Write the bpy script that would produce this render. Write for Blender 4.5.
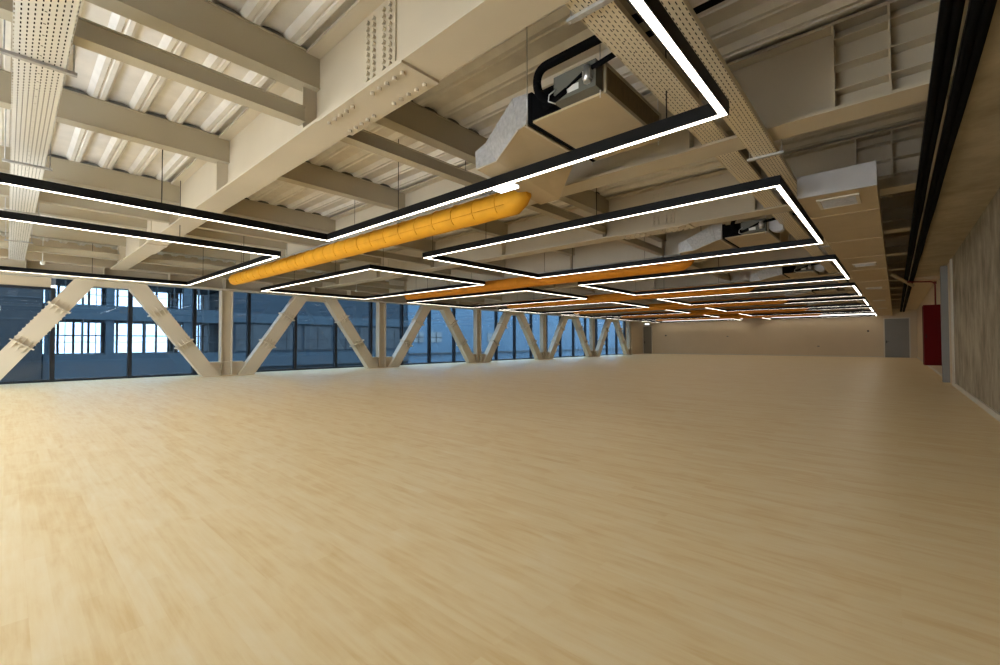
import bpy, math, random
from mathutils import Vector, Matrix
random.seed(4)
S = bpy.context.scene
COL = S.collection
for o in list(bpy.data.objects): bpy.data.objects.remove(o)

# ---------------------------------------------------------------- camera
CAM_H = 1.1
yaw, pitch, roll, FPX = 0.7304, 0.022, -0.0021, 441.85
cy, sy = math.cos(yaw), math.sin(yaw)
fw = Vector((-sy, cy, 0)); rt = Vector((cy, sy, 0)); up = Vector((0, 0, 1))
fw, up = fw*math.cos(pitch)+up*math.sin(pitch), up*math.cos(pitch)-fw*math.sin(pitch)
rt, up = rt*math.cos(roll)+up*math.sin(roll), up*math.cos(roll)-rt*math.sin(roll)
cd = bpy.data.cameras.new('camera'); cam = bpy.data.objects.new('camera', cd); COL.objects.link(cam)
mw = Matrix.Identity(4)
for i in range(3):
    mw[i][0] = rt[i]; mw[i][1] = up[i]; mw[i][2] = -fw[i]
mw[2][3] = CAM_H
cam.matrix_world = mw
cd.sensor_width = 36; cd.lens = FPX/1000*36; cd.clip_start = .05; cd.clip_end = 400
S.camera = cam

# ---------------------------------------------------------------- sky and exposure
W = bpy.data.worlds.new('overcast_sky'); S.world = W; W.use_nodes = True
bg = W.node_tree.nodes['Background']
bg.inputs[0].default_value = (.955, .975, 1.0, 1); bg.inputs[1].default_value = 9.3
S.view_settings.view_transform = 'Standard'; S.view_settings.look = 'None'
S.view_settings.exposure = 0.36; S.view_settings.gamma = 1; S.view_settings.use_curve_mapping = False
LED_POWER = 8.5

# ---------------------------------------------------------------- room numbers
XW, XR, YB, YR = -17.9, 1.06, 40.3, -3.2      # glass line, right wall, back wall, rear wall
XT = -16.75                                     # room face of the window trusses
ZD = 3.98                                       # underside of the deck
GB = 3.17                                       # underside of the girders
PER = 6.01                                      # length of one structural bay
YG = [2.076+PER/2*k for k in range(13)]              # girders run from the window wall to the concrete beam
ZL = 2.85                                       # underside of the light frames

# ---------------------------------------------------------------- materials
def new_mat(name):
    m = bpy.data.materials.new(name); m.use_nodes = True
    nt = m.node_tree; return m, nt, nt.nodes['Principled BSDF']
def N(nt, t, **k):
    n = nt.nodes.new(t)
    for a, b in k.items(): setattr(n, a, b)
    return n
def lk(nt, a, b): nt.links.new(a, b)
def coords(nt, scale=(1, 1, 1), which='Object'):
    g = N(nt, 'ShaderNodeTexCoord') if which != 'World' else N(nt, 'ShaderNodeNewGeometry')
    mp = N(nt, 'ShaderNodeMapping'); mp.inputs['Scale'].default_value = scale
    lk(nt, g.outputs['Object' if which != 'World' else 'Position'], mp.inputs['Vector'])
    return mp.outputs[0]
def paint(name, c, rough=.5, var=.06, scale=3, metal=0, bump=0, sc=(1, 1, 1), spec=.5):
    m, nt, b = new_mat(name)
    v = coords(nt, sc, 'World')
    n = N(nt, 'ShaderNodeTexNoise'); n.inputs['Scale'].default_value = scale; n.inputs['Detail'].default_value = 6
    lk(nt, v, n.inputs['Vector'])
    r = N(nt, 'ShaderNodeValToRGB')
    r.color_ramp.elements[0].position = .3; r.color_ramp.elements[1].position = .7
    r.color_ramp.elements[0].color = tuple(x*(1-var) for x in c)+(1,)
    r.color_ramp.elements[1].color = tuple(min(1, x*(1+var)) for x in c)+(1,)
    lk(nt, n.outputs[0], r.inputs[0]); lk(nt, r.outputs[0], b.inputs['Base Color'])
    b.inputs['Roughness'].default_value = rough; b.inputs['Metallic'].default_value = metal
    b.inputs['Specular IOR Level'].default_value = spec
    if bump:
        bp = N(nt, 'ShaderNodeBump'); bp.inputs['Strength'].default_value = bump; bp.inputs['Distance'].default_value = .02
        lk(nt, n.outputs[0], bp.inputs['Height']); lk(nt, bp.outputs[0], b.inputs['Normal'])
    return m
def emit(name, c, s):
    m, nt, b = new_mat(name)
    b.inputs['Base Color'].default_value = (.8, .8, .8, 1)
    b.inputs['Emission Color'].default_value = c+(1,); b.inputs['Emission Strength'].default_value = s
    return m
STEEL = paint('beige_steel_paint', (.55, .475, .355), .45, .03, 2)
STEEL2 = paint('joist_steel_paint', (.43, .375, .27), .5, .03, 2)
DECKM = paint('galvanised_deck', (.74, .70, .645), .45, .08, 4, .15)
GALV = paint('galvanised_sheet', (.47, .46, .45), .45, .16, 26, .3)
DUCTM = paint('insulated_duct_board', (.49, .385, .24), .55, .05, 4)
BLACK = paint('black_aluminium', (.003, .003, .0035), .5, .1, 5, spec=.25)
BFOAM = paint('black_pipe_insulation', (.0025, .0025, .003), .9, .2, 20, spec=.08)
FRAME = paint('dark_window_frame', (.012, .016, .024), .4, .1, 5)
WALLP = paint('beige_wall_paint', (.60, .485, .33), .6, .03, .8)
WALLG = paint('grey_jamb_paint', (.22, .215, .20), .6, .04, 2)
TRIMW = paint('white_trim_paint', (.62, .57, .47), .5, .03, 2)
DOORM = paint('grey_door_paint', (.20, .19, .17), .45, .03, 2)
REDM = paint('red_cabinet_enamel', (.095, .0012, .002), .7, .04, 2, spec=.1)
REDP = paint('red_pipe_enamel', (.16, .008, .006), .4, .05, 8)
ORA = paint('yellow_fabric_duct', (.74, .34, .010), .75, .08, 5, bump=.25)
ORB = paint('orange_fabric_duct', (.66, .23, .006), .75, .08, 5, bump=.25)
BROWN = paint('brown_filter_board', (.13, .095, .045), .7, .3, 7, sc=(6, 14, 1))
CHROME = paint('bright_steel', (.6, .6, .6), .3, .05, 5, .8)
WHITEP = paint('white_plastic', (.75, .75, .73), .4, .02, 3)
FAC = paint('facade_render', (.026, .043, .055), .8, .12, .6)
FACD = paint('dark_facade_cladding', (.002, .005, .007), .5, .15, .8)
FACB = paint('light_facade_cladding', (.062, .112, .155), .7, .06, .5)
FACP = paint('facade_panel', (.028, .033, .036), .6, .2, .8)
FACM = paint('darker_facade_render', (.011, .022, .031), .8, .12, .6)  # facade render in a darker tone, for the panelled wing
FACW = paint('pale_window_blind', (.16, .17, .17), .6, .2, 4)
GALVS = paint('smooth_galvanised_sheet', (.50, .48, .47), .45, .04, 5, .3)
PAVE = paint('courtyard_paving', (.06, .07, .08), .9, .2, 1)
CLOS = paint('grey_foam_filler', (.13, .13, .12), .8, .3, 12)
LEDM = emit('led_diffuser', (1.0, .90, .75), LED_POWER)
CBOX = paint('dull_control_box', (.13, .125, .10), .6, .04, 2)
WASHM = emit('wall_strip_diffuser', (1.0, .92, .86), 1.6)
EXITM = emit('lit_fixture_face', (.75, .9, 1), 3)

def concrete(name, k, lo, hi):
    m, nt, b = new_mat(name)
    v = coords(nt, (1.0, 1.0, .55), 'World')
    n = N(nt, 'ShaderNodeTexNoise'); n.inputs['Scale'].default_value = 3.2; n.inputs['Detail'].default_value = 10; n.inputs['Roughness'].default_value = .65
    lk(nt, v, n.inputs['Vector'])
    v2 = coords(nt, (1, 1, 1), 'World')
    n2 = N(nt, 'ShaderNodeTexNoise'); n2.inputs['Scale'].default_value = 1.1; n2.inputs['Detail'].default_value = 4
    lk(nt, v2, n2.inputs['Vector'])
    mx = N(nt, 'ShaderNodeMath', operation='MULTIPLY_ADD'); mx.inputs[1].default_value = .55
    lk(nt, n.outputs[0], mx.inputs[0])
    m2 = N(nt, 'ShaderNodeMath', operation='MULTIPLY'); m2.inputs[1].default_value = .45
    lk(nt, n2.outputs[0], m2.inputs[0]); lk(nt, m2.outputs[0], mx.inputs[2])
    r = N(nt, 'ShaderNodeValToRGB')
    r.color_ramp.elements[0].position = lo; r.color_ramp.elements[0].color = (.20*k, .165*k, .105*k, 1)
    r.color_ramp.elements[1].position = hi; r.color_ramp.elements[1].color = (.46*k, .39*k, .275*k, 1)
    lk(nt, mx.outputs[0], r.inputs[0]); lk(nt, r.outputs[0], b.inputs['Base Color'])
    b.inputs['Roughness'].default_value = .75
    bp = N(nt, 'ShaderNodeBump'); bp.inputs['Strength'].default_value = .3; bp.inputs['Distance'].default_value = .02
    lk(nt, mx.outputs[0], bp.inputs['Height']); lk(nt, bp.outputs[0], b.inputs['Normal'])
    return m
CONC = concrete('weathered_concrete_wall', .92, .40, .60)
CONCB = concrete('smooth_concrete_soffit', 1.25, .25, .75)

def floor_mat():
    m, nt, b = new_mat('pale_maple_vinyl_planks')
    v = coords(nt, (1, 1, 1), 'World')
    br = N(nt, 'ShaderNodeTexBrick'); br.offset = .37; br.offset_frequency = 3; br.squash = 1
    br.inputs['Scale'].default_value = 1; br.inputs['Brick Width'].default_value = 1.1; br.inputs['Row Height'].default_value = .075
    br.inputs['Mortar Size'].default_value = .0006; br.inputs['Bias'].default_value = 0
    br.inputs['Color1'].default_value = (0, 0, 0, 1); br.inputs['Color2'].default_value = (1, 1, 1, 1); br.inputs['Mortar'].default_value = (.25, .25, .25, 1)
    lk(nt, v, br.inputs['Vector'])
    v2 = coords(nt, (.9, 14, 1), 'World')
    n = N(nt, 'ShaderNodeTexNoise'); n.inputs['Scale'].default_value = 2.2; n.inputs['Detail'].default_value = 7; n.inputs['Roughness'].default_value = .6
    lk(nt, v2, n.inputs['Vector'])
    v3 = coords(nt, (1.6, 4.5, 1), 'World')
    n3 = N(nt, 'ShaderNodeTexNoise'); n3.inputs['Scale'].default_value = 1.6; n3.inputs['Detail'].default_value = 5
    n3.inputs['Distortion'].default_value = 1.2
    lk(nt, v3, n3.inputs['Vector'])
    a = N(nt, 'ShaderNodeMath', operation='MULTIPLY'); a.inputs[1].default_value = .11; lk(nt, br.outputs['Color'], a.inputs[0])
    c = N(nt, 'ShaderNodeMath', operation='MULTIPLY_ADD'); c.inputs[1].default_value = .40; lk(nt, n.outputs[0], c.inputs[0]); lk(nt, a.outputs[0], c.inputs[2])
    d = N(nt, 'ShaderNodeMath', operation='MULTIPLY_ADD'); d.inputs[1].default_value = .35; lk(nt, n3.outputs[0], d.inputs[0]); lk(nt, c.outputs[0], d.inputs[2])
    r = N(nt, 'ShaderNodeValToRGB'); e = r.color_ramp.elements
    e[0].position = .28; e[0].color = (.76, .56, .28, 1)
    e[1].position = .62; e[1].color = (.90, .78, .55, 1)
    x = e.new(.44); x.color = (.85, .695, .425, 1)
    lk(nt, d.outputs[0], r.inputs[0]); lk(nt, r.outputs[0], b.inputs['Base Color'])
    b.inputs['Roughness'].default_value = .38; b.inputs['Specular IOR Level'].default_value = .22
    bp = N(nt, 'ShaderNodeBump'); bp.inputs['Strength'].default_value = .05; bp.inputs['Distance'].default_value = .01
    lk(nt, n3.outputs[0], bp.inputs['Height']); lk(nt, bp.outputs[0], b.inputs['Normal'])
    return m
FLOORM = floor_mat()

def glass(name, tint, refl):
    m, nt, b = new_mat(name); nt.nodes.remove(b)
    out = nt.nodes['Material Output']
    t = N(nt, 'ShaderNodeBsdfTransparent'); t.inputs[0].default_value = tint+(1,)
    g = N(nt, 'ShaderNodeBsdfGlossy'); g.inputs[0].default_value = (.85, .92, 1, 1); g.inputs['Roughness'].default_value = .01
    fr = N(nt, 'ShaderNodeFresnel'); fr.inputs[0].default_value = refl
    mx = N(nt, 'ShaderNodeMixShader'); geo = N(nt, 'ShaderNodeNewGeometry'); inv = N(nt, 'ShaderNodeMath', operation='SUBTRACT'); inv.inputs[0].default_value = 1
    lk(nt, geo.outputs['Backfacing'], inv.inputs[1]); ml = N(nt, 'ShaderNodeMath', operation='MULTIPLY')
    lk(nt, fr.outputs[0], ml.inputs[0]); lk(nt, inv.outputs[0], ml.inputs[1]); lk(nt, ml.outputs[0], mx.inputs[0]); lk(nt, t.outputs[0], mx.inputs[1]); lk(nt, g.outputs[0], mx.inputs[2])
    lk(nt, mx.outputs[0], out.inputs[0]); return m
GLASS = glass('blue_solar_glass', (.38, .48, .57), 1.5)
CLEAR = glass('clear_glass', (.9, .93, .95), 1.35)

def perforated(name, c, axis):
    """sheet with rows of small slots cut through it; axis = the direction the tray runs"""
    m, nt, b = new_mat(name); out = nt.nodes['Material Output']
    b.inputs['Base Color'].default_value = c+(1,); b.inputs['Roughness'].default_value = .4; b.inputs['Metallic'].default_value = .2
    g = N(nt, 'ShaderNodeTexCoord'); s = N(nt, 'ShaderNodeSeparateXYZ'); lk(nt, g.outputs['Object'], s.inputs[0])
    along, across = (s.outputs[0], s.outputs[1]) if axis == 'X' else (s.outputs[1], s.outputs[0])
    def M(op, a, bb=None, cc=None):
        n = N(nt, 'ShaderNodeMath', operation=op)
        for i, q in enumerate((a, bb, cc)):
            if q is None: continue
            if isinstance(q, (int, float)): n.inputs[i].default_value = q
            else: lk(nt, q, n.inputs[i])
        return n.outputs[0]
    row = M('MULTIPLY', across, 1/.030)
    rowi = M('FLOOR', row); rf = M('FRACT', row)
    inrow = M('LESS_THAN', M('ABSOLUTE', M('SUBTRACT', rf, .5)), .12)
    sh = M('MULTIPLY', rowi, .5)
    al = M('FRACT', M('ADD', M('MULTIPLY', along, 1/.058), sh))
    inal = M('LESS_THAN', M('ABSOLUTE', M('SUBTRACT', al, .5)), .30)
    # sparse larger knock-outs down the middle
    ka = M('ABSOLUTE', M('SUBTRACT', M('FRACT', M('MULTIPLY', along, 1/.16)), .5))
    kc = M('ABSOLUTE', across)
    knock = M('MULTIPLY', M('LESS_THAN', ka, .045), M('LESS_THAN', kc, .006))
    hole = M('MAXIMUM', M('MULTIPLY', inrow, inal), knock)
    tr = N(nt, 'ShaderNodeBsdfTransparent'); mx = N(nt, 'ShaderNodeMixShader')
    lk(nt, hole, mx.inputs[0]); lk(nt, b.outputs[0], mx.inputs[1]); lk(nt, tr.outputs[0], mx.inputs[2]); lk(nt, mx.outputs[0], out.inputs[0])
    return m
TRAYX = perforated('perforated_tray_sheet', (.78, .77, .75), 'X')
TRAYY = perforated('perforated_tray_sheet_long', (.76, .67, .51), 'Y')

# ---------------------------------------------------------------- mesh helpers
XF = None
class MB:
    def __init__(s): s.v = []; s.f = []; s.smooth = set()
    def add(s, vs, fs, smooth=False):
        n = len(s.v); s.v += [tuple(p) for p in vs]
        for f in fs:
            if smooth: s.smooth.add(len(s.f))
            s.f.append([i+n for i in f])
        return s
    def box(s, x0, x1, y0, y1, z0, z1):
        v = [(x, y, z) for z in (z0, z1) for y in (y0, y1) for x in (x0, x1)]
        return s.add(v, [(0, 2, 3, 1), (4, 5, 7, 6), (0, 1, 5, 4), (2, 6, 7, 3), (0, 4, 6, 2), (1, 3, 7, 5)])
    def prism(s, poly, a, b, axis):
        """poly = 2D outline; extruded from a to b along axis (poly in the two other axes, in xyz order)"""
        def P(p, t):
            return (t, p[0], p[1]) if axis == 'X' else (p[0], t, p[1]) if axis == 'Y' else (p[0], p[1], t)
        n = len(poly); v = [P(p, a) for p in poly]+[P(p, b) for p in poly]
        f = [list(range(n))[::-1], [i+n for i in range(n)]]+[(i, (i+1) % n, (i+1) % n+n, i+n) for i in range(n)]
        return s.add(v, f)
    def tube(s, pts, r, n=10, cap=True, closed=False):
        pts = [Vector(p) for p in pts]; rings = []; m = len(pts)
        rr = r if isinstance(r, (list, tuple)) else [r]*m
        t0 = (pts[1]-pts[0]).normalized(); ref = Vector((0, 0, 1)) if abs(t0.z) < .9 else Vector((1, 0, 0))
        u = t0.cross(ref).normalized()
        for i, p in enumerate(pts):
            t = (pts[min(i+1, m-1)]-pts[max(i-1, 0)]).normalized()
            u = (u-t*u.dot(t)).normalized(); w = t.cross(u)
            rings.append([p+(u*math.cos(2*math.pi*k/n)+w*math.sin(2*math.pi*k/n))*rr[i] for k in range(n)])
        v = [q for ring in rings for q in ring]; f = []
        for i in range(m-1):
            for k in range(n): f.append((i*n+k, i*n+(k+1) % n, (i+1)*n+(k+1) % n, (i+1)*n+k))
        s.add(v, f, True)
        if cap: s.add([], []); b = len(s.v)-len(v); s.f.append([b+k for k in range(n)][::-1]); s.f.append([b+(m-1)*n+k for k in range(n)])
        return s
    def bolt(s, x, y, z, axis, r=.016, h=.018):
        n = 6; pts = []
        for t in (0, h):
            for k in range(n):
                a = math.pi/3*k; c, d = r*math.cos(a), r*math.sin(a)
                pts.append((x+c, y+d, z+t) if axis == 'Z' else (x+c, y+t, z+d) if axis == 'Y' else (x+t, y+c, z+d))
        return s.add(pts, [list(range(n)), [k+n for k in range(n)]]+[(i, (i+1) % n, (i+1) % n+n, i+n) for i in range(n)])
    def mesh(s, name, m, off=(0, 0, 0)):
        me = bpy.data.meshes.new(name)
        if XF: s.v = [XF(p) for p in s.v]
        me.from_pydata([(p[0]-off[0], p[1]-off[1], p[2]-off[2]) for p in s.v], [], s.f)
        for i in s.smooth: me.polygons[i].use_smooth = True
        me.materials.append(m)
        import bmesh as bmm
        b = bmm.new(); b.from_mesh(me); bmm.ops.recalc_face_normals(b, faces=b.faces); b.to_mesh(me); b.free()
        return me
def wpos(o):
    p = Vector(o.location)
    while o.parent: o = o.parent; p += Vector(o.location)
    return p
def part(name, mb, m, parent, label=None, loc=None):
    """mesh given in world coordinates, linked under its thing"""
    base = wpos(parent)
    off = Vector(loc) if loc else base
    o = bpy.data.objects.new(name, mb.mesh(name, m, off)); COL.objects.link(o); o.parent = parent
    o.location = off-base
    if label: o['label'] = label
    return o
def thing(name, label, cat, loc=(0, 0, 0), group=None):
    o = bpy.data.objects.new(name, None); o.empty_display_size = .1; COL.objects.link(o); o.location = loc
    o['label'] = label; o['category'] = cat
    if group: o['group'] = group
    return o
def solo(name, label, cat, mb, m, loc=(0, 0, 0), group=None):
    o = bpy.data.objects.new(name, mb.mesh(name, m, loc)); COL.objects.link(o); o.location = loc
    o['label'] = label; o['category'] = cat
    if group: o['group'] = group
    return o
def struct(name, mb, m, loc=(0, 0, 0)):
    o = bpy.data.objects.new(name, mb.mesh(name, m, loc)); COL.objects.link(o); o.location = loc
    o['kind'] = 'structure'; return o
def sthing(name, loc):
    o = bpy.data.objects.new(name, None); COL.objects.link(o); o.location = loc; o['kind'] = 'structure'; return o
def copy_tree(o, parent=None):
    c = o.copy(); COL.objects.link(c)
    if parent: c.parent = parent
    for ch in list(o.children): copy_tree(ch, c)
    return c
def dup(o, loc, label, group=None):
    c = copy_tree(o); c.location = loc; c['label'] = label
    if group: c['group'] = group
    return c
ORD = ['first', 'second', 'third', 'fourth', 'fifth', 'sixth', 'seventh', 'eighth', 'ninth', 'tenth', 'eleventh', 'twelfth', 'thirteenth', 'fourteenth', 'fifteenth', 'sixteenth', 'seventeenth', 'eighteenth', 'nineteenth', 'twentieth', 'twenty-first', 'twenty-second', 'twenty-third', 'twenty-fourth', 'twenty-fifth', 'twenty-sixth', 'twenty-seventh']

# ---------------------------------------------------------------- shell
struct('floor', MB().box(XW-.15, XR+.25, YR-.2, YB+.2, -.2, 0), FLOORM)
# corrugated deck: trapezoid ribs running from the glass to the concrete beam
d = MB(); pr = []; y = .25-PER/16*10; PITCH = PER/16
while y < YB+.2:
    pr += [(y, ZD), (y+.04, ZD), (y+.05, ZD+.016), (y+.062, ZD+.016), (y+.072, ZD), (y+.11, ZD), (y+.15, ZD+.055), (y+.33, ZD+.055)]; y += PITCH
pr.append((min(y, YB+.3), ZD))
n = len(pr); vs = [(x, p[0], p[1]) for x in (XW-.2, XR+.25) for p in pr]+[(x, p[0], ZD+.25) for x in (XW-.2, XR+.25) for p in (pr[0], pr[-1])]
d.add(vs, [(i, i+1, i+1+n, i+n) for i in range(n-1)]+[(2*n, 2*n+1, 2*n+3, 2*n+2)])
d.box(XW-.2, XR+.25, YR-.2, YB+.3, ZD+.09, ZD+.25)
struct('ceiling', d, DECKM)
# right wall: concrete up to the corner, painted beyond
struct('wall_right', MB().box(XR, XR+.25, YR-.2, 15.7, 0, 4.08), CONC)
struct('wall_right_far', MB().box(XR, XR+.25, 15.7, YB+.2, 0, 4.08), WALLP)
struct('trim_1', MB().box(XR-.03, XR+.0, 15.42, 15.7, 0, 3.12), TRIMW)
struct('trim_2', MB().box(.925, XR, 16.75, 17.0, 0, 3.12), WALLG)
struct('baseboard_right', MB().box(XR-.025, XR, YR, 15.42, 0, .09), TRIMW)
struct('baseboard_right_far', MB().box(XR-.02, XR, 17.0, YB, 0, .08), TRIMW)
struct('wall_back', MB().box(XW-.2, XR+.25, YB, YB+.25, 0, 4.08), WALLP)
struct('baseboard_back', MB().box(-16.9, -.66, YB-.02, YB, 0, .08), TRIMW)
# left wall: band above the glass, solid end, low bulkhead over the nearest pane
b = MB().box(XW-.18, XW+.02, YR-.2, YB, 3.06, 4.08).box(XW-.18, XW+.02, 36.5, YB, 0, 3.06)
b.box(XW-.18, XW+.04, YR-.2, .82, 2.68, 3.06)
struct('wall_left', b, WALLP)
# rear wall behind the camera; three unseen windows added to daylight the near floor
b = MB().box(XW-.2, XR+.25, YR-.25, YR, 0, .06).box(XW-.2, XR+.25, YR-.25, YR, 2.3, 4.08)
for x0, x1 in ((XW-.2, -16.4), (-11.2, -10.6), (-5.4, -4.8), (-1.3, XR+.25)): b.box(x0, x1, YR-.25, YR, .06, 2.3)
struct('wall_rear', b, WALLP)
wn = 1
for x0, x1 in ((-16.4, -11.2), (-10.6, -5.4), (-4.8, -1.3)):
    t = sthing('window_%d' % wn, ((x0+x1)/2, YR-.12, .06)); wn += 1
    f = MB()
    for x in (x0+.03, (x0*2+x1)/3, (x0+2*x1)/3, x1-.03): f.box(x-.03, x+.03, YR-.16, YR-.08, .06, 2.3)
    f.box(x0, x1, YR-.16, YR-.08, .06, .12).box(x0, x1, YR-.16, YR-.08, 2.24, 2.3)
    part('window_frame', f, FRAME, t)
    part('glass_pane', MB().box(x0+.03, x1-.03, YR-.125, YR-.115, .12, 2.24), CLEAR, t)
# glazed wall: one window per bay of mullions
YM = [.87+1.705*k for k in range(-2, 22)]+[36.5]
YM = [YR]+[q for q in YM if q > YR+.3 and q < 35.8]+[36.5]
for a, c in zip(YM[:-1], YM[1:]):
    top = 2.68 if c < 1 else 3.06
    t = sthing('window_%d' % wn, (XW, (a+c)/2, 0)); wn += 1
    f = MB().box(XW-.09, XW+.09, c-.05, c+.05, 0, top)
    f.box(XW-.06, XW+.06, a+.05, c-.05, 0, .07).box(XW-.06, XW+.06, a+.05, c-.05, top-.07, top)
    part('window_frame', f, FRAME, t)
    part('glass_pane', MB().box(XW-.012, XW+.012, a+.05, c-.05, .07, top-.07), GLASS, t)
# doors in the back wall
def door(nm, x0, x1, zt, side):
    t = sthing(nm, ((x0+x1)/2, YB, 0))
    f = MB().box(x0-.07, x0, YB-.06, YB, 0, zt+.07).box(x1, x1+.07, YB-.06, YB, 0, zt+.07).box(x0, x1, YB-.06, YB, zt, zt+.07)
    part('door_frame', f, TRIMW, t)
    lf = part('door_leaf', MB().box(x0, x1, YB-.035, YB, .01, zt), DOORM, t)
    hx = x0+.09 if side < 0 else x1-.09
    h = MB().box(hx-.025, hx+.025, YB-.05, YB-.035, .98, 1.16).tube([(hx, YB-.04, 1.08), (hx, YB-.10, 1.08), (hx-side*.14, YB-.10, 1.08)], .012, 8)
    part('door_handle', h, BLACK, lf)
door('door_1', -.56, .67, 2.64, -1)
door('door_2', -17.80, -17.02, 2.52, -1)

# ---------------------------------------------------------------- concrete downstand along the right wall
b = MB().box(.475, XR, YR, 19.3, 3.14, ZD)
solo('concrete_beam', 'rough grey concrete beam running above the right concrete wall', 'beam', b, CONCB)
b = MB().box(.475, XR, 19.3, 19.75, 3.06, ZD)
solo('concrete_crossbeam', 'short pale concrete crossbeam above the red cabinet and red pipe', 'beam', b, WALLP)
b = MB().box(.475, XR, 19.75, YB, 3.2, ZD)
solo('concrete_beam', 'beige painted beam beyond the red cabinet, reaching the back wall', 'beam', b, WALLP)

# ---------------------------------------------------------------- girders
XG0, XG1 = -16.4, .47
WOPEN = (-1.56, -1.20)          # service opening in each web for the cable tray
def girder_web(y, mb):
    mb.box(XG0, WOPEN[0], y-.012, y+.012, GB+.03, ZD-.03).box(WOPEN[1], XG1, y-.012, y+.012, GB+.03, ZD-.03)
    mb.box(WOPEN[0], WOPEN[1], y-.012, y+.012, 3.34, ZD-.03)
JX = [-1.65-2.7*k for k in range(6)]                  # joist lines (centres)
JX = [-4.35+2.7-2.7*k for k in range(6)]
def bolt_mesh(axis):
    return MB().bolt(0, 0, 0, axis, .019, -.026).mesh('bolt', STEEL)
BZ, BY = bolt_mesh('Z'), bolt_mesh('Y')
def girder(y, k):
    near = 'nearest' if k == 0 else ORD[k]+' from the camera'
    lab = 'deep beige steel girder crossing the ceiling, '+near
    if k == 12: lab = 'deep beige steel girder crossing the ceiling closest to the back wall'
    t = thing('steel_girder', lab, 'girder', (-8, y, GB), 'steel girders under the deck')
    w = MB(); girder_web(y, w); part('web', w, STEEL, t)
    part('bottom_flange', MB().box(XG0, XG1, y-.172, y+.172, GB, GB+.028), STEEL, t)
    part('top_flange', MB().box(XG0, XG1, y-.15, y+.15, ZD-.028, ZD), STEEL, t)
    for x in JX:
        if x < -15.6: continue
        part('stiffener', MB().box(x-.008, x+.008, y-.15, y-.012, GB+.028, ZD-.028).box(x-.008, x+.008, y+.012, y+.15, GB+.028, ZD-.028), STEEL, t)
    # bolted splices
    for xs, fx in () if k % 2 else ((-3.18, (-3.98, -2.66)), (-12.2, (-12.8, -11.5))):
        fp = part('flange_splice_plate', MB().box(fx[0], fx[1], y-.18, y+.18, GB-.02, GB), STEEL, t)
        wp = part('web_splice_plate', MB().box(xs-.22, xs+.22, y-.028, y-.012, GB+.09, ZD-.10), STEEL, t)
        full = xs > -4 and k < 4
        m = MB(); L = fx[1]-fx[0]
        for i in range(12):
            if i in (5, 6): continue
            for q in (-.105, .105):
                bx, byy = fx[0]+.09+i*(L-.18)/11, y+q
                if full:
                    o = bpy.data.objects.new('bolt', BZ); COL.objects.link(o); o.parent = fp; o.location = Vector((bx, byy, GB-.02))-wpos(fp)
        m = MB()
        for i in range(11):
            for q in (-.165, -.075, .075, .165):
                bz = GB+.13+i*.055
                if full:
                    o = bpy.data.objects.new('bolt', BY); COL.objects.link(o); o.parent = wp; o.location = Vector((xs+q, y-.028, bz))-wpos(wp)
    # stiffener grid at the concrete beam end
    g = MB()
    for x in (-.38, .0, .38): g.box(x-.008, x+.008, y-.16, y-.012, GB+.028, ZD-.028)
    for z in (3.36, 3.58, 3.82): g.box(-.38, XG1, y-.15, y-.012, z-.006, z+.006)
    part('stiffener_grid', g, STEEL, t)
    return t
for k, yy in enumerate(YG): girder(yy, k)

# ---------------------------------------------------------------- joists between girders
def joist(x, y0, y1, z0, z1, w, label, name, grp):
    m0 = MB().box(x-w/2, x+w/2, y0, y1, z0, z0+.012).box(x-w/2, x+w/2, y0, y1, z1-.012, z1).box(x-.005+w/2-.02, x+.005+w/2-.02, y0, y1, z0+.012, z1-.012)
    if name == 'tie_beam': return solo(name, label, 'tie beam', m0, STEEL2, (x, (y0+y1)/2, z0), grp)
    t = thing(name, label, 'joist', (x, (y0+y1)/2, z0), grp)
    part('beam_body', m0, STEEL2, t)
    yc = .25-PER/16*15; pl = [(y1-.03, z1+.001)]
    pl = []
    while yc+.11 < y0+.03: yc += PER/16
    while yc+.36 < y1-.02:
        pl += [(yc+.115, z1+.003), (yc+.15, z1+.030), (yc+.20, z1+.044), (yc+.28, z1+.044), (yc+.33, z1+.030), (yc+.365, z1+.003)]; yc += PER/16
    pl = [(pl[0][0], z1)]+pl+[(pl[-1][0], z1)]
    part('rib_closures', MB().prism(pl, x-.03, x+.07, 'X'), CLOS, t, 'dark foam fillers')
    return t
jo = None; so = None
bays = [(2.076-PER/2+PER/2*k+.013, 2.076+PER/2*k-.013) for k in range(13)]
for k, (y0, y1) in enumerate(bays):
    bn = 'nearest bay' if k == 0 else ORD[k]+' bay from the camera'
    for i, x in enumerate(JX):
        fromw = len(JX)-1-i
        jl = 'beige steel joist touching the corrugated deck, %s, %s from the windows' % (bn, ORD[fromw])
        if jo is None: jo = joist(x, y0, y1, 3.64, ZD, .18, jl, 'deck_joist', 'joists touching the deck')
        else: dup(jo, (x, (y0+y1)/2, 3.64), jl)
    for i, x in enumerate([JX[1], JX[3], JX[5]]):
        sl = 'slim beige tie beam hung lower than the joists, %s, %s from the windows' % (bn, ORD[2-i])
        ya, yb = y0+.14, y1-.14
        if so is None: so = joist(x, ya, yb, 3.27, 3.42, .14, sl, 'tie_beam', 'slim tie beams under the joists')
        else: c = so.copy(); COL.objects.link(c); c.location = (x, (ya+yb)/2, 3.27); c['label'] = sl

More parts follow.
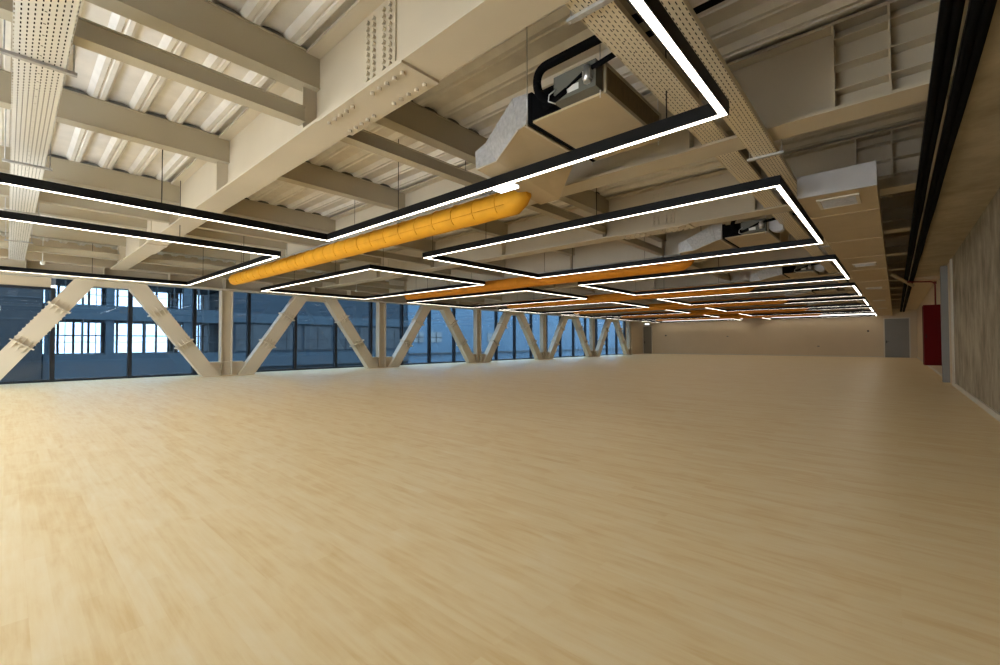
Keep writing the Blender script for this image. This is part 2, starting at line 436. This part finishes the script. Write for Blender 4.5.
# ---------------------------------------------------------------- window trusses
t = thing('chord_beam', 'long beige steel chord beam above the glass wall carrying the girders', 'beam', (-16.7, 18, 2.86))
part('beam_body', MB().box(-17.0, -16.42, YR, YB, 2.86, 2.89).box(-17.0, -16.42, YR, YB, 3.22, 3.25).box(-16.76, -16.73, YR, YB, 2.89, 3.22), STEEL, t)
yy = YR+.5
while yy < YB: part('web_stiffener', MB().box(-16.73, -16.44, yy-.008, yy+.008, 2.89, 3.22), STEEL, t); yy += 1.5
def brace(ya, yn, label, k):
    """diagonal from the chord at ya down to the node at yn"""
    t = thing('diagonal_brace', label, 'brace', ((XT-.15), yn, 0), 'diagonal braces of the window truss')
    hw = .255; zt = 2.86
    m = MB().prism([(yn-hw, 0), (yn+hw, 0), (ya+hw, zt), (ya-hw, zt)], XT-.30, XT, 'X')
    part('brace_body', m, STEEL, t)
    dv = Vector((ya-yn, zt)).normalized(); nv = Vector((dv.y, -dv.x))
    for zc in (2.06, 1.07):
        c = Vector((yn+(ya-yn)*zc/zt, zc)); q = MB()
        a = c-nv*.26; b_ = c+nv*.26
        q.prism([(a-dv*.017)[:], (b_-dv*.017)[:], (b_+dv*.017)[:], (a+dv*.017)[:]], XT-.33, XT+.10, 'X')
        p = part('cross_plate', q, STEEL, t)
        f = MB()
        for s in (-.12, 0, .12):
            e = c+nv*s
            for sg in (-1, 1):
                w = .009
                v = []
                for o_ in (-w, w):
                    g0 = e+nv*o_+dv*sg*.012; g1 = e+nv*o_+dv*sg*.19
                    v += [(XT, g0.x, g0.y), (XT+.09, g0.x, g0.y), (XT, g1.x, g1.y)]
                f.add(v, [(0, 1, 2), (3, 5, 4), (0, 3, 4, 1), (1, 4, 5, 2), (2, 5, 3, 0)])
        part('gusset_fins', f, STEEL, p)
    if k == 0:
        for i in range(9):
            zc = 1.16+i*.1
            for sg in (-.215, .215):
                e = Vector((yn+(ya-yn)*zc/zt, zc))+nv*sg
                part('splice_bolt', MB().box(XT-.2, XT-.02, e.x-.014, e.x+.014, e.y-.014, e.y+.014), STEEL, t)
    return t
NODES = [5.03, 11.09, 17.12, 23.12, 29.30, 35.40]
for k, yn in enumerate(NODES):
    w = 'nearest' if k == 0 else ORD[k]+' from the camera'
    if k == 5: w = 'closest to the back wall'
    lab = 'beige steel column with H-shaped section in front of the glass, '+w
    t = thing('truss_column', lab, 'column', (XT-.16, yn-.08, 0), 'columns of the window truss')
    yc = yn-.08
    m = MB().box(XT-.30, XT-.02, yc-.17, yc-.15, .47, 2.86).box(XT-.30, XT-.02, yc+.15, yc+.17, .47, 2.86).box(XT-.17, XT-.15, yc-.15, yc+.15, .47, 2.86)
    part('column_shaft', m, STEEL, t)
    g = MB().prism([(yn-.46, 0), (yn+.46, 0), (yn+.62, .44), (yn-.62, .44)], XT-.18, XT-.14, 'X')
    g.box(XT-.3, XT-.02, yc-.17, yc-.155, 0, .44).box(XT-.3, XT-.02, yc+.155, yc+.17, 0, .44)
    part('base_gusset', g, STEEL, t)
    part('cap_plate', MB().box(XT-.31, XT+.03, yn-.56, yn+.40, .44, .47), STEEL, t)
    ap = 'nearest' if k == 0 else ORD[k]
    brace(yn-2.5, yn-.52, 'beige steel diagonal brace meeting the foot of the %s column from the camera side' % ('nearest' if k == 0 else ORD[k]), k)
    if k < 5: brace(yn+2.45, yn+.52, 'beige steel diagonal brace rising away from the foot of the %s column' % ('nearest' if k == 0 else ORD[k]), k)
brace(1.47, -.46, 'beige steel diagonal brace at the left edge of the photo with serrated bolt edge', 0)
for k in range(6):
    ya = 2.04+6.05*k
    m = MB().prism([(ya-.42, 2.70), (ya+.42, 2.70), (ya+.42, 2.86), (ya-.42, 2.86)], XT-.28, XT-.02, 'X')
    solo('node_haunch', 'beige haunch plate where two braces meet under the chord, %s' % ('nearest the camera' if k == 0 else ORD[k]+' along the glass'), 'plate', m, STEEL, (XT-.15, ya, 2.7), 'haunch plates under the chord beam')

# ---------------------------------------------------------------- rectangular light frames
def led_frame(x0, x1, y0, y1, label, cab):
    t = thing('light_frame', label, 'ceiling light', ((x0+x1)/2, (y0+y1)/2, ZL), 'rectangular light frames hung from the ceiling')
    w, h = .070, .11
    hs = MB()
    def seg(m, w2, za, zb):
        m.box(x0, x1, y0, y0+w2, za, zb).box(x0, x1, y1-w2, y1, za, zb)
        m.box(x0, x0+w2, y0+w2, y1-w2, za, zb).box(x1-w2, x1, y0+w2, y1-w2, za, zb)
    seg(hs, w, ZL+.010, ZL+h)
    q_ = .008
    hs.box(x0, x1, y0, y0+q_, ZL, ZL+.012).box(x0, x1, y1-q_, y1, ZL, ZL+.012).box(x0, x0+q_, y0, y1, ZL, ZL+.012).box(x1-q_, x1, y0, y1, ZL, ZL+.012)
    hs.box(x0+w, x1-w, y0+w-q_, y0+w, ZL, ZL+.012).box(x0+w, x1-w, y1-w, y1-w+q_, ZL, ZL+.012).box(x0+w-q_, x0+w, y0+w, y1-w, ZL, ZL+.012).box(x1-w, x1-w+q_, y0+w, y1-w, ZL, ZL+.012)
    part('housing', hs, BLACK, t)
    i = .0125
    for a in ((x0+i, x1-i, y0+i, y0+w-i), (x0+i, x1-i, y1-w+i, y1-i), (x0+i, x0+w-i, y0+w-i, y1-w+i), (x1-w+i, x1-i, y0+w-i, y1-w+i)):
        part('light_strip', MB().box(a[0], a[1], a[2], a[3], ZL+.0012, ZL+.010), LEDM, t, label='glowing white strip')
    for cx, cyy in cab:
        part('suspension_cable', MB().tube([(cx, cyy, ZL+h), (cx, cyy, ZD+.02)], .0055, 6), BLACK, t)
    return t
AY = [3.70+PER*k-3.98 for k in range(6)]
X1, X2, X3, X4 = -.93, -7.29, -9.29, -16.05
lr = led_frame(X2, X1, AY[0], AY[0]+3.98, 'white lit frame light in the right row, nearest the camera', [(-5.2, 3.66), (-7.25, 1.35), (-1.4, 3.66), (-3.3, .0)])
ll = led_frame(X4, X3, AY[0], AY[0]+3.98, 'white lit frame light in the left row beside the windows, nearest the camera', [(-9.33, 2.0), (-11.3, 3.66), (-14.5, 3.66), (-16.0, 1.5)])
lr2 = led_frame(X2, X1, AY[1], AY[1]+3.98, 'white lit frame light in the right row, second from the camera', [(-3.25, AY[1]+.035), (-5.5, AY[1]+.035), (-6.15, AY[1]+3.93), (-7.0, AY[1]+.035), (-3.0, AY[1]+3.93)])
ll2 = led_frame(X4, X3, AY[1], AY[1]+3.98, 'white lit frame light in the left row beside the windows, second from the camera', [(-9.33, AY[1]+.4), (-11.0, AY[1]+.035), (-13.5, AY[1]+.035), (-12, AY[1]+3.93)])
for k in range(2, 6):
    w = ORD[k]+' from the camera'
    dup(lr2, (lr2.location.x, AY[k]+1.99, ZL), 'white lit frame light in the right row, '+w)
    dup(ll2, (ll2.location.x, AY[k]+1.99, ZL), 'white lit frame light in the left row beside the windows, '+w)
for x0, x1, s in ((X2, X1, 'right row'), (X4, X3, 'left row beside the windows')):
    led_frame(x0, x1, 35.78, 39.9, 'white lit frame light in the %s, shortest, at the back wall' % s, [(x0+1.5, 35.82), (x1-1.5, 35.82)])
for x0, x1, s_n in ((-7.3, -.95, 'right'), (-16.0, -9.3, 'left')):
    p = thing('linear_wall_light', 'long glowing strip high on the back wall, %s of the pair' % s_n, 'wall light', ((x0+x1)/2, YB, 3.0), 'glowing strips on the back wall')
    part('light_body', MB().box(x0, x1, YB-.05, YB, 2.94, 3.16), BLACK, p)
    part('light_face', MB().box(x0+.02, x1-.02, YB-.056, YB-.05, 2.96, 3.14), WASHM, p, 'glowing strip')
# small lit joint on the nearest frame
solo('emergency_light', 'small white box light clipped under the nearest light frame beside the yellow duct', 'light', MB().box(-3.36, -3.10, 3.64, 3.78, ZL-.035, ZL-.004), EXITM, (-3.2, 3.7, ZL-.02))

# ---------------------------------------------------------------- fabric ducts with fan coil units
def duct(y, m, label, xa, xb):
    z, r = 2.90, .165
    t = thing('fabric_duct', label, 'air duct', ((xa+xb)/2, y, z), 'fabric air ducts between the light frames')
    pts = []; rr = []; nseg = 44
    for i in range(nseg+1):
        x = xa+(xb-xa)*i/nseg; pts.append((x, y, z)); rr.append(r*(1+.012*math.sin(i*2.4))*(1 if i < nseg-1 else .93))
    pts.append((xb-.05, y, z)); rr.append(r*.7)
    pts.insert(0, (xa+.14, y, z+.03)); rr.insert(0, r*.7); pts.insert(0, (xa+.24, y, z+.05)); rr.insert(0, r*.3)
    body = MB().tube(pts, rr, 28); part('duct_sleeve', body, m, t)
    q = MB(); n_ = int((xa-xb)/.42)
    for i in range(n_):
        x = xa-.2-i*.42
        ring = [(x+.01*math.sin(a*3), y+(r+.003)*math.cos(a), z+(r+.003)*math.sin(a)) for a in [math.radians(g) for g in range(-140, -10, 12)]] if False else [(x, y+(r+.004)*math.cos(a), z+(r+.004)*math.sin(a)) for a in [math.radians(g) for g in range(75, 232, 12)]]
        q.tube(ring, .006, 5)
    q.tube([(xa-.05, y-(r+.002)*.94, z-.06), (xb+.1, y-(r+.002)*.94, z-.06)], .004, 5)
    part('seams', q, m, t)
    rl = MB().tube([(xa, y, z+r+.05), (xb+.3, y, z+r+.05)], .012, 8); part('support_rail', rl, GALV, t)
    hk = MB()
    for i in range(12):
        x = xa-.5-i*(xa-xb-1)/11
        hk.tube([(x, y, z+r-.01), (x, y, z+r+.06)], .012, 6)
    part('hooks', hk, GALV, t)
    hr = MB()
    for i in range(4):
        x = xa-.9-i*3.0; hr.tube([(x, y, z+r+.05), (x, y, ZD+.01)], .004, 5)
    part('hanger_rods', hr, BLACK, t)
    return t
def frustum(mb, A, B):
    """closed loft between two quads"""
    mb.add(A+B, [(0, 1, 2, 3), (7, 6, 5, 4), (0, 4, 5, 1), (1, 5, 6, 2), (2, 6, 7, 3), (3, 7, 4, 0)]); return mb
XF = None
def fan_coil(k, label, plabel):
    # drawn at survey scale, then brought to its hung height (scale .8586 about the plan origin at 1.1 m)
    global XF
    s_ = .8586; y0 = 0; ZD = (3.985-1.1)/s_+1.1
    XF = lambda p: (p[0]*s_, p[1]*s_+PER*k, (p[2]-1.1)*s_+1.1)
    ya, yb = y0+3.63, y0+4.95
    t = thing('fan_coil_unit', label, 'air unit', XF((-2.4, y0+4.12, 3.40)), 'fan coil units feeding the fabric ducts')
    part('casing', MB().box(-2.80, -1.97, ya+.02, yb, 3.40, 3.42).box(-2.80, -1.99, ya+.03, yb, 3.42, 3.70), DUCTM, t)
    part('black_front', MB().box(-2.82, -2.45, ya+.005, ya+.03, 3.42, 3.69), BFOAM, t)
    part('rear_rail', MB().box(-2.85, -2.80, ya, yb+.02, 3.40, 3.72), BFOAM, t)
    cb = part('control_box', MB().box(-2.45, -1.99, ya-.10, ya+.03, 3.43, 3.68), CBOX, t)
    part('rating_label', MB().box(-2.31, -2.17, ya-.103, ya-.10, 3.47, 3.53), WHITEP, cb, 'blank white sticker')
    part('valve_body', MB().tube([(-2.06, ya-.13, 3.47), (-2.06, ya-.13, 3.62)], .035, 12).box(-2.1, -2.02, ya-.15, ya-.1, 3.5, 3.58), CHROME, cb)
    part('side_board', MB().box(-1.99, -1.965, ya+.05, yb-.03, 3.44, 3.67), BROWN, t)
    e = MB().box(-1.975, -1.955, ya+.02, yb, 3.40, 3.44).box(-1.975, -1.955, ya+.02, ya+.05, 3.44, 3.70).box(-1.975, -1.955, yb-.03, yb, 3.44, 3.70).box(-1.975, -1.955, ya+.02, yb, 3.67, 3.70)
    part('side_frame', e, STEEL2, t)
    r = MB()
    for x in (-2.86, -2.0):
        for yy in (ya-.0, yb+.02): r.tube([(x, yy, 3.36), (x, yy, ZD+.01)], .006, 6)
    part('threaded_rods', r, CHROME, t)
    # connections
    c = MB().tube([(-2.55, ya-.06, 3.50), (-2.30, ya-.08, 3.52), (-2.1, ya-.09, 3.60), (-1.6, ya-.1, 3.66), (-.2, ya-.1, 3.68)], .026, 10)
    c.tube([(-2.6, ya-.05, 3.46), (-2.5, ya-.09, 3.44), (-2.3, ya-.10, 3.50)], .03, 10)
    part('hose', c, BFOAM, t)
    w = MB().tube([(-2.42, ya-.11, 3.55), (-2.47, ya-.15, 3.50), (-2.48, ya-.15, 3.44), (-2.42, ya-.11, 3.41)], .006, 6)
    part('white_cable', w, WHITEP, t)
    # plenum: horizontal stub, sloping drop, level mouth
    p = thing('supply_plenum', plabel, 'duct box', XF((-3.1, y0+4.2, 3.2)), 'boxes joining the fan coils to the fabric ducts')
    a0, a1 = y0+3.63, y0+4.74; b0, b1 = y0+3.92, y0+5.60
    A = [(-2.87, a0, 3.40), (-2.87, a1, 3.40), (-2.87, a1, 3.72), (-2.87, a0, 3.72)]
    B = [(-2.98, a0, 3.38), (-2.98, a1, 3.38), (-3.06, a1, 3.74), (-3.06, a0, 3.74)]
    Cc = [(-3.56, b0, 3.29), (-3.80, b1, 3.29), (-3.86, b1, 3.56), (-3.74, b0, 3.56)]
    D = [(-3.90, b0, 3.28), (-4.15, b1, 3.28), (-4.15, b1, 3.50), (-3.92, b0, 3.50)]
    bot = MB().add([A[0], A[1], B[0], B[1], Cc[0], Cc[1], D[0], D[1]], [(0, 1, 3, 2), (2, 3, 5, 4), (4, 5, 7, 6)])
    side = MB()
    for Q, R_ in ((A, B), (B, Cc), (Cc, D)):
        side.add([q for q in Q]+[q for q in R_], [(0, 3, 7, 4), (1, 5, 6, 2), (3, 2, 6, 7)])
    side.add(D, [(0, 1, 2, 3)])
    def thick(o):
        md = o.modifiers.new('thickness', 'SOLIDIFY'); md.thickness = .012; md.offset = 0
    thick(part('base_board', bot, DUCTM, p)); thick(part('side_sheets', side, GALV, p))
    lipm = MB().box(-2.905, -2.875, a0-.012, a1+.01, 3.385, 3.40)
    lipm.tube([(-2.98, a0-.006, 3.375), (-3.56, b0-.006, 3.285), (-3.90, b0-.006, 3.275)], .009, 6)
    part('lip', lipm, STEEL, p)
    XF = None
    return t, p
for k in range(6):
    w = 'nearest the camera' if k == 0 else ORD[k]+' from the camera'
    lab = 'bright yellow-orange fabric air duct hanging under the girders, nearest the camera' if k == 0 else 'orange fabric air duct hanging under the girders, '+w
    duct(4.32+PER*k, ORA if k < 1 else ORB, lab, -3.62, -14.05)
    fan_coil(k, 'beige fan coil unit with black pipework hung above the light frames, '+w, 'sloping duct box between fan coil and fabric duct, '+w)
# small curved scoops hanging at the tray end of the later units
for k in range(1, 3):
    y0 = PER*k+3.2; cx, cz = -1.55, 3.24
    prof = [(cx+.16*math.cos(a), cz+.16*math.sin(a)) for a in [math.radians(g) for g in range(150, 320, 17)]]+[(cx+.05, cz+.17)]
    solo('air_scoop', 'pale grey curved sheet metal scoop beside the %s fan coil unit' % ORD[k], 'air scoop', MB().prism(prof, y0, y0+.14, 'Y'), GALVS, (cx, y0+.07, cz), 'grey scoops beside the fan coils')

# black insulated mains crossing the ceiling to the right
def bend(pts, n=6):
    """rounded polyline"""
    P = [Vector(p) for p in pts]; out = [P[0]]
    for i in range(1, len(P)-1):
        a = P[i]+(P[i-1]-P[i]).normalized()*.12; c = P[i]+(P[i+1]-P[i]).normalized()*.12
        for j in range(n+1):
            s = j/n; out.append(a*(1-s)**2+P[i]*2*s*(1-s)+c*s*s)
    out.append(P[-1]); return out
for k in range(5):
    y0 = PER*k-.48
    m = MB().tube(bend([(.28, y0+3.42, 3.385), (-2.22, y0+3.42, 3.385), (-2.23, y0+3.46, 3.16), (-2.1, y0+3.54, 3.135)]), .036, 12)
    p = thing('insulated_pipe', 'black insulated pipe running from the %s fan coil unit to the right side risers' % (ORD[k] if k else 'nearest'), 'pipe', (-1.1, y0+3.42, 3.385), 'black insulated pipes to the fan coils')
    part('pipe_run', m, BFOAM, p)
    part('pipe_clamp', MB().tube([(-.63, y0+3.42, 3.385), (-.60, y0+3.42, 3.385)], .042, 12).tube([(-.615, y0+3.42, 3.42), (-.615, y0+3.42, ZD+.01)], .006, 6), CHROME, p)

# ---------------------------------------------------------------- cable trays
def tray_mesh(L, w, h, axis):
    m = MB(); t = .002
    if axis == 'X': m.box(-L/2, L/2, -w/2, w/2, 0, t).box(-L/2, L/2, -w/2, -w/2+t, t, h).box(-L/2, L/2, w/2-t, w/2, t, h)
    else: m.box(-w/2, w/2, -L/2, L/2, 0, t).box(-w/2, -w/2+t, -L/2, L/2, t, h).box(w/2-t, w/2, -L/2, L/2, t, h)
    return m
def tray(label, x, y, z, L, w, axis, mat, ticks):
    p = thing('cable_tray', label, 'cable tray', (x, y, z), 'perforated cable trays')
    o = bpy.data.objects.new('tray_channel', tray_mesh(L, w, .05, axis).mesh('tray_channel', mat)); COL.objects.link(o); o.parent = p
    m = MB()  # black sheet inside the tray, put in as the shade behind the slots
    if axis == 'X': m.box(x-L/2+.02, x+L/2-.02, y-w/2+.01, y+w/2-.01, z+.012, z+.04)
    else: m.box(x-w/2+.01, x+w/2-.01, y-L/2+.02, y+L/2-.02, z+.012, z+.04)
    part('slot_shade_sheet', m, BFOAM, p, 'black sheet standing for shade behind the tray slots')
    for c in ticks:
        m = MB(); e = w/2+.06
        if axis == 'X':
            m.box(c-.02, c+.02, y-e, y+e, z-.025, z-.002); r1, r2 = (c, y-e+.02), (c, y+e-.02)
        else:
            m.box(x-e, x+e, c-.02, c+.02, z-.025, z-.002); r1, r2 = (x-e+.02, c), (x+e-.02, c)
        for r in (r1, r2): m.tube([(r[0], r[1], z-.03), (r[0], r[1], ZD+.01)], .005, 6)
        part('support_strut', m, GALV, p)
    return p
tray('white perforated cable tray near the windows crossing the left of the ceiling', -9.0, .135, 3.19, 14.8, .28, 'X', TRAYX, [-4.7, -7.5, -10.3, -13.3])
tray('beige perforated cable tray left of the light frame corners, running to the back wall', -1.385, 18.3, 3.205, 41, .235, 'Y', TRAYY, [2.42, 8.3, 11.3, 14.3, 17.3, 20.3])
tray('beige perforated cable tray alongside the white duct, running to the back wall', -1.01, 18.3, 3.10, 41, .225, 'Y', TRAYY, [5.40, 11.4, 17.4])
# black service runs along the concrete beam
def black_run(label, x0, x1, z, wav):
    p = thing('pipe_bundle', label, 'pipe', ((x0+x1)/2, 17, z), 'black pipe bundles beside the concrete beam')
    part('run_tray', MB().box(x0-.005, x1+.005, YR+.1, YB-.5, z+.05, z+.075), BLACK, p)
    n_ = 2
    for i in range(n_):
        xx = x0+(x1-x0)*(i+.5)/n_; r = (x1-x0)/n_*.56; pts = []
        for j in range(60): pts.append((xx+wav*math.sin(j*1.1+i*2), YR+.1+j*(YB-.5-YR)/59, z+r+wav*math.cos(j*.9+i)))
        part('insulated_pipe', MB().tube(pts, r, 10), BFOAM, p)
    return p
black_run('black insulated pipe bundle nearer the white duct, left of the grey conduit', .236, .334, 3.07, .004)
black_run('black insulated pipe bundle right against the concrete beam', .366, .470, 3.06, .003)
m = MB().tube([(.345, YR+.1, 3.12), (.345, 4.4, 3.12), (.335, 5.0, 3.13), (.35, 5.4, 3.11), (.345, YB-.1, 3.12)], .010, 8)
solo('grey_conduit', 'thin beige conduit running between the two black pipe bundles', 'conduit', m, STEEL, (.345, 18, 3.12))

# ---------------------------------------------------------------- long white duct on the right
p = thing('supply_duct', 'long wide beige rectangular air duct with a pale metal end on the right', 'air duct', (-.51, 20, 2.88))
dx0, dx1 = -.885, -.135
part('duct_body', MB().box(dx0, dx1, 6.58, YB-.05, 2.88, 3.145), DUCTM, p)
part('end_cap', MB().box(dx0-.004, dx1+.004, 6.55, 6.585, 2.876, 3.15), GALVS, p, 'pale galvanised end cap')
for yy in (7.75, 9.9, 12, 14.2, 17, 20, 23, 26, 29, 32, 35): part('joint_flange', MB().box(dx0-.006, dx1+.006, yy-.012, yy+.012, 2.873, 3.15), DUCTM, p)
for yy in (7.02, 13.2, 19.2, 25.2, 31.2):
    a0, a1, b0, b1 = -.72, -.30, yy-.24, yy+.24
    f = MB().box(a0, a1, b0, b0+.035, 2.862, 2.88).box(a0, a1, b1-.035, b1, 2.862, 2.88).box(a0, a0+.035, b0+.035, b1-.035, 2.862, 2.88).box(a1-.035, a1, b0+.035, b1-.035, 2.862, 2.88)
    g = part('louver_frame', f, TRIMW, p)
    s = MB()
    for i in range(12):
        yv = b0+.05+i*.034; s.box(a0+.035, a1-.035, yv, yv+.018, 2.867, 2.877)
    part('louver_slats', s, GALV, g)
# branch duct and dark ends near the back
m = MB().tube([(-.10, 17.2, 3.08), (.20, 18.8, 3.02), (.46, 20.6, 3.0)], .05, 12)
solo('branch_pipe', 'pale pipe slanting from the wide duct towards the concrete crossbeam', 'pipe', m, STEEL, (.2, 18.8, 3.0))

# ---------------------------------------------------------------- red fire cabinet and pipe
p = thing('fire_hose_cabinet', 'tall dark red fire cabinet fixed to the right wall', 'cabinet', (.86, 19.4, .35))
part('cabinet_body', MB().box(.66, XR, 19.22, 20.2, .35, 2.24), REDM, p)
lf = part('cabinet_door', MB().box(.67, 1.05, 19.2, 19.22, .37, 2.22), REDM, p)
part('latch', MB().box(.70, .72, 19.185, 19.2, 1.2, 1.32), BLACK, lf)
p = thing('sprinkler_pipe', 'thin red pipe rising from the red cabinet and turning left', 'pipe', (.94, 19.4, 2.24))
part('riser', MB().tube(bend([(.945, 19.4, 2.24), (.945, 19.4, 2.97), (.30, 19.2, 3.0)]), .022, 10), REDP, p)
part('coupling', MB().tube([(.945, 19.4, 2.90), (.945, 19.4, 2.98)], .036, 12), REDP, p)

# ---------------------------------------------------------------- small wall things
solo('wall_thermostat', 'small dark square control on the back wall beside the right door', 'thermostat', MB().box(-1.49, -1.39, YB-.03, YB, 1.77, 1.89), BLACK, (-1.44, YB-.02, 1.83))
solo('wall_thermostat', 'small dark square control on the back wall beside the left door', 'thermostat', MB().box(-15.76, -15.62, YB-.03, YB, 1.62, 1.74), BLACK, (-15.7, YB-.02, 1.68))
for x, z in ((-4.3, .75), (-10.5, 1.55)):
    solo('wall_socket', 'tiny grey box on the back wall, %s' % ('low and towards the right door' if x > -8 else 'higher and near the middle'), 'socket', MB().box(x-.07, x+.07, YB-.02, YB, z-.04, z+.04), WALLG, (x, YB-.01, z))
p = thing('exit_light', 'small bluish lit box above the left door on the back wall', 'light', (-17.4, YB-.05, 2.72))
part('fixture_body', MB().box(-17.65, -17.2, YB-.08, YB, 2.7, 2.84), WHITEP, p)
part('lit_face', MB().box(-17.61, -17.24, YB-.09, YB-.08, 2.72, 2.82), EXITM, p)
for x, yy, lab in ((-15.3, .55, 'small round white smoke detector beside the left cable tray'), (-15.0, 8.7, 'small round white smoke detector inside the second left light frame')):
    p = thing('smoke_detector', lab, 'smoke detector', (x, yy, 3.05), 'white smoke detectors')
    part('detector_head', MB().tube([(x, yy, 2.99), (x, yy, 3.02), (x, yy, 3.07)], [.03, .045, .045], 16), WHITEP, p)
    part('drop_rod', MB().tube([(x, yy, 3.07), (x, yy, ZD+.01)], .008, 6), WHITEP, p)

# ---------------------------------------------------------------- courtyard and the building across it
XB = -30.0
solo('courtyard', 'grey paved courtyard floor beyond the glass', 'paving', MB().box(-60, XW-.3, -25, 75, -3.2, -3.0), PAVE)
t = thing('opposite_building', 'grey concrete building across the courtyard with bright open glazed floors', 'building', (XB-3, 5, -3))
YF0, YF1 = 1.15, 8.9
part('floor_slab', MB().box(XB-5, XB, YF0, YF1, -3, .52), FAC, t)
part('floor_slab', MB().box(XB-5, XB, YF0, YF1, 2.28, 3.02), FAC, t)
part('floor_slab', MB().box(XB-5, XB, YF0, YF1, 4.35, 6.5), FAC, t)
for yy, w in ((1.25, .1), (3.55, .32), (6.9, .42), (8.75, .16)):
    part('facade_column', MB().box(XB-.5, XB-.1, yy-w/2, yy+w/2, .52, 4.35), FAC, t)
    part('facade_column', MB().box(XB-5, XB-4.6, yy-w/2+.3, yy+w/2+.3, .52, 4.35), FAC, t)
m = MB(); yy = YF0+.2
i = 0
while yy < YF1:
    w = (.045, .03, .09, .03)[i % 4]
    for z0, z1 in ((.52, 2.28), (3.02, 4.35)): m.box(XB-.35, XB-.28, yy-w/2, yy+w/2, z0, z1)
    yy += (.55, .62, .5, .8)[i % 4]; i += 1
for z in (1.15, 3.55, 3.9): m.box(XB-.33, XB-.29, YF0, YF1, z-.014, z+.014)
part('facade_mullions', m, FACP, t)
m = MB(); yy = YF0+.1
while yy < YF1:
    m.box(XB-4.4, XB-4.3, yy-.05, yy+.05, .52, 4.35); yy += .62
part('rear_mullions', m, FACP, t)
part('rear_glazing', MB().box(XB-4.5, XB-4.48, YF0, YF1, .52, 4.35), CLEAR, t)
m = MB().box(XB-4.42, XB-4.3, YF0, YF1, 1.5, 1.56)
part('rear_rail', m, FACP, t)
# dark wing nearest the camera
t = thing('dark_wing', 'dark clad wing of the building across the courtyard at the left edge', 'building', (XB-3, -8, -3))
part('wing_wall', MB().box(XB-8, XB+.3, -24, 1.1, -3, 8.5), FACD, t)
m = MB()
for z in (1.0, 2.2, 3.2, 4.6): m.box(XB+.3, XB+.36, -24, 1.05, z, z+.06)
part('cladding_rails', m, FACP, t)
# panelled wing
t = thing('panelled_wing', 'grey wing with dim panelled windows across the courtyard', 'building', (XB-3, 15, -3))
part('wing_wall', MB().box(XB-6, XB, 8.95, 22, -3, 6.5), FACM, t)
for i in range(6):
    y0 = 9.3+i*2.1
    m = MB().box(XB, XB+.05, y0, y0+1.9, .62, 2.25)
    q = part('dim_window', m, FACP, t)
    part('window_bar', MB().box(XB+.05, XB+.07, y0+.93, y0+.97, .62, 2.25).box(XB+.05, XB+.07, y0, y0+1.9, 1.3, 1.33), FACD, q)
part('balcony_band', MB().box(XB, XB+.25, 8.95, 22, -.4, .45), FAC, t)
part('cornice_band', MB().box(XB, XB+.2, 8.95, 22, 2.35, 2.95), FAC, t)
# pale far wing
t = thing('pale_wing', 'pale clad wing across the courtyard towards the far end of the glass', 'building', (XB-3, 45, -3))
part('wing_wall', MB().box(XB-6, XB+.1, 22.05, 95, -3, 6.5), FACB, t)
for i, (y0, y1) in enumerate(((22.6, 23.6), (24.4, 25.6), (31.5, 33.0))):
    q = part('small_window', MB().box(XB+.1, XB+.16, y0, y1, 1.1, 2.0), FACW, t)
    part('window_cross', MB().box(XB+.16, XB+.18, (y0+y1)/2-.04, (y0+y1)/2+.04, 1.1, 2.0).box(XB+.16, XB+.18, y0, y1, 1.5, 1.56), FACD, q)
part('base_band', MB().box(XB+.1, XB+.3, 22.05, 95, .1, .2), FACP, t)
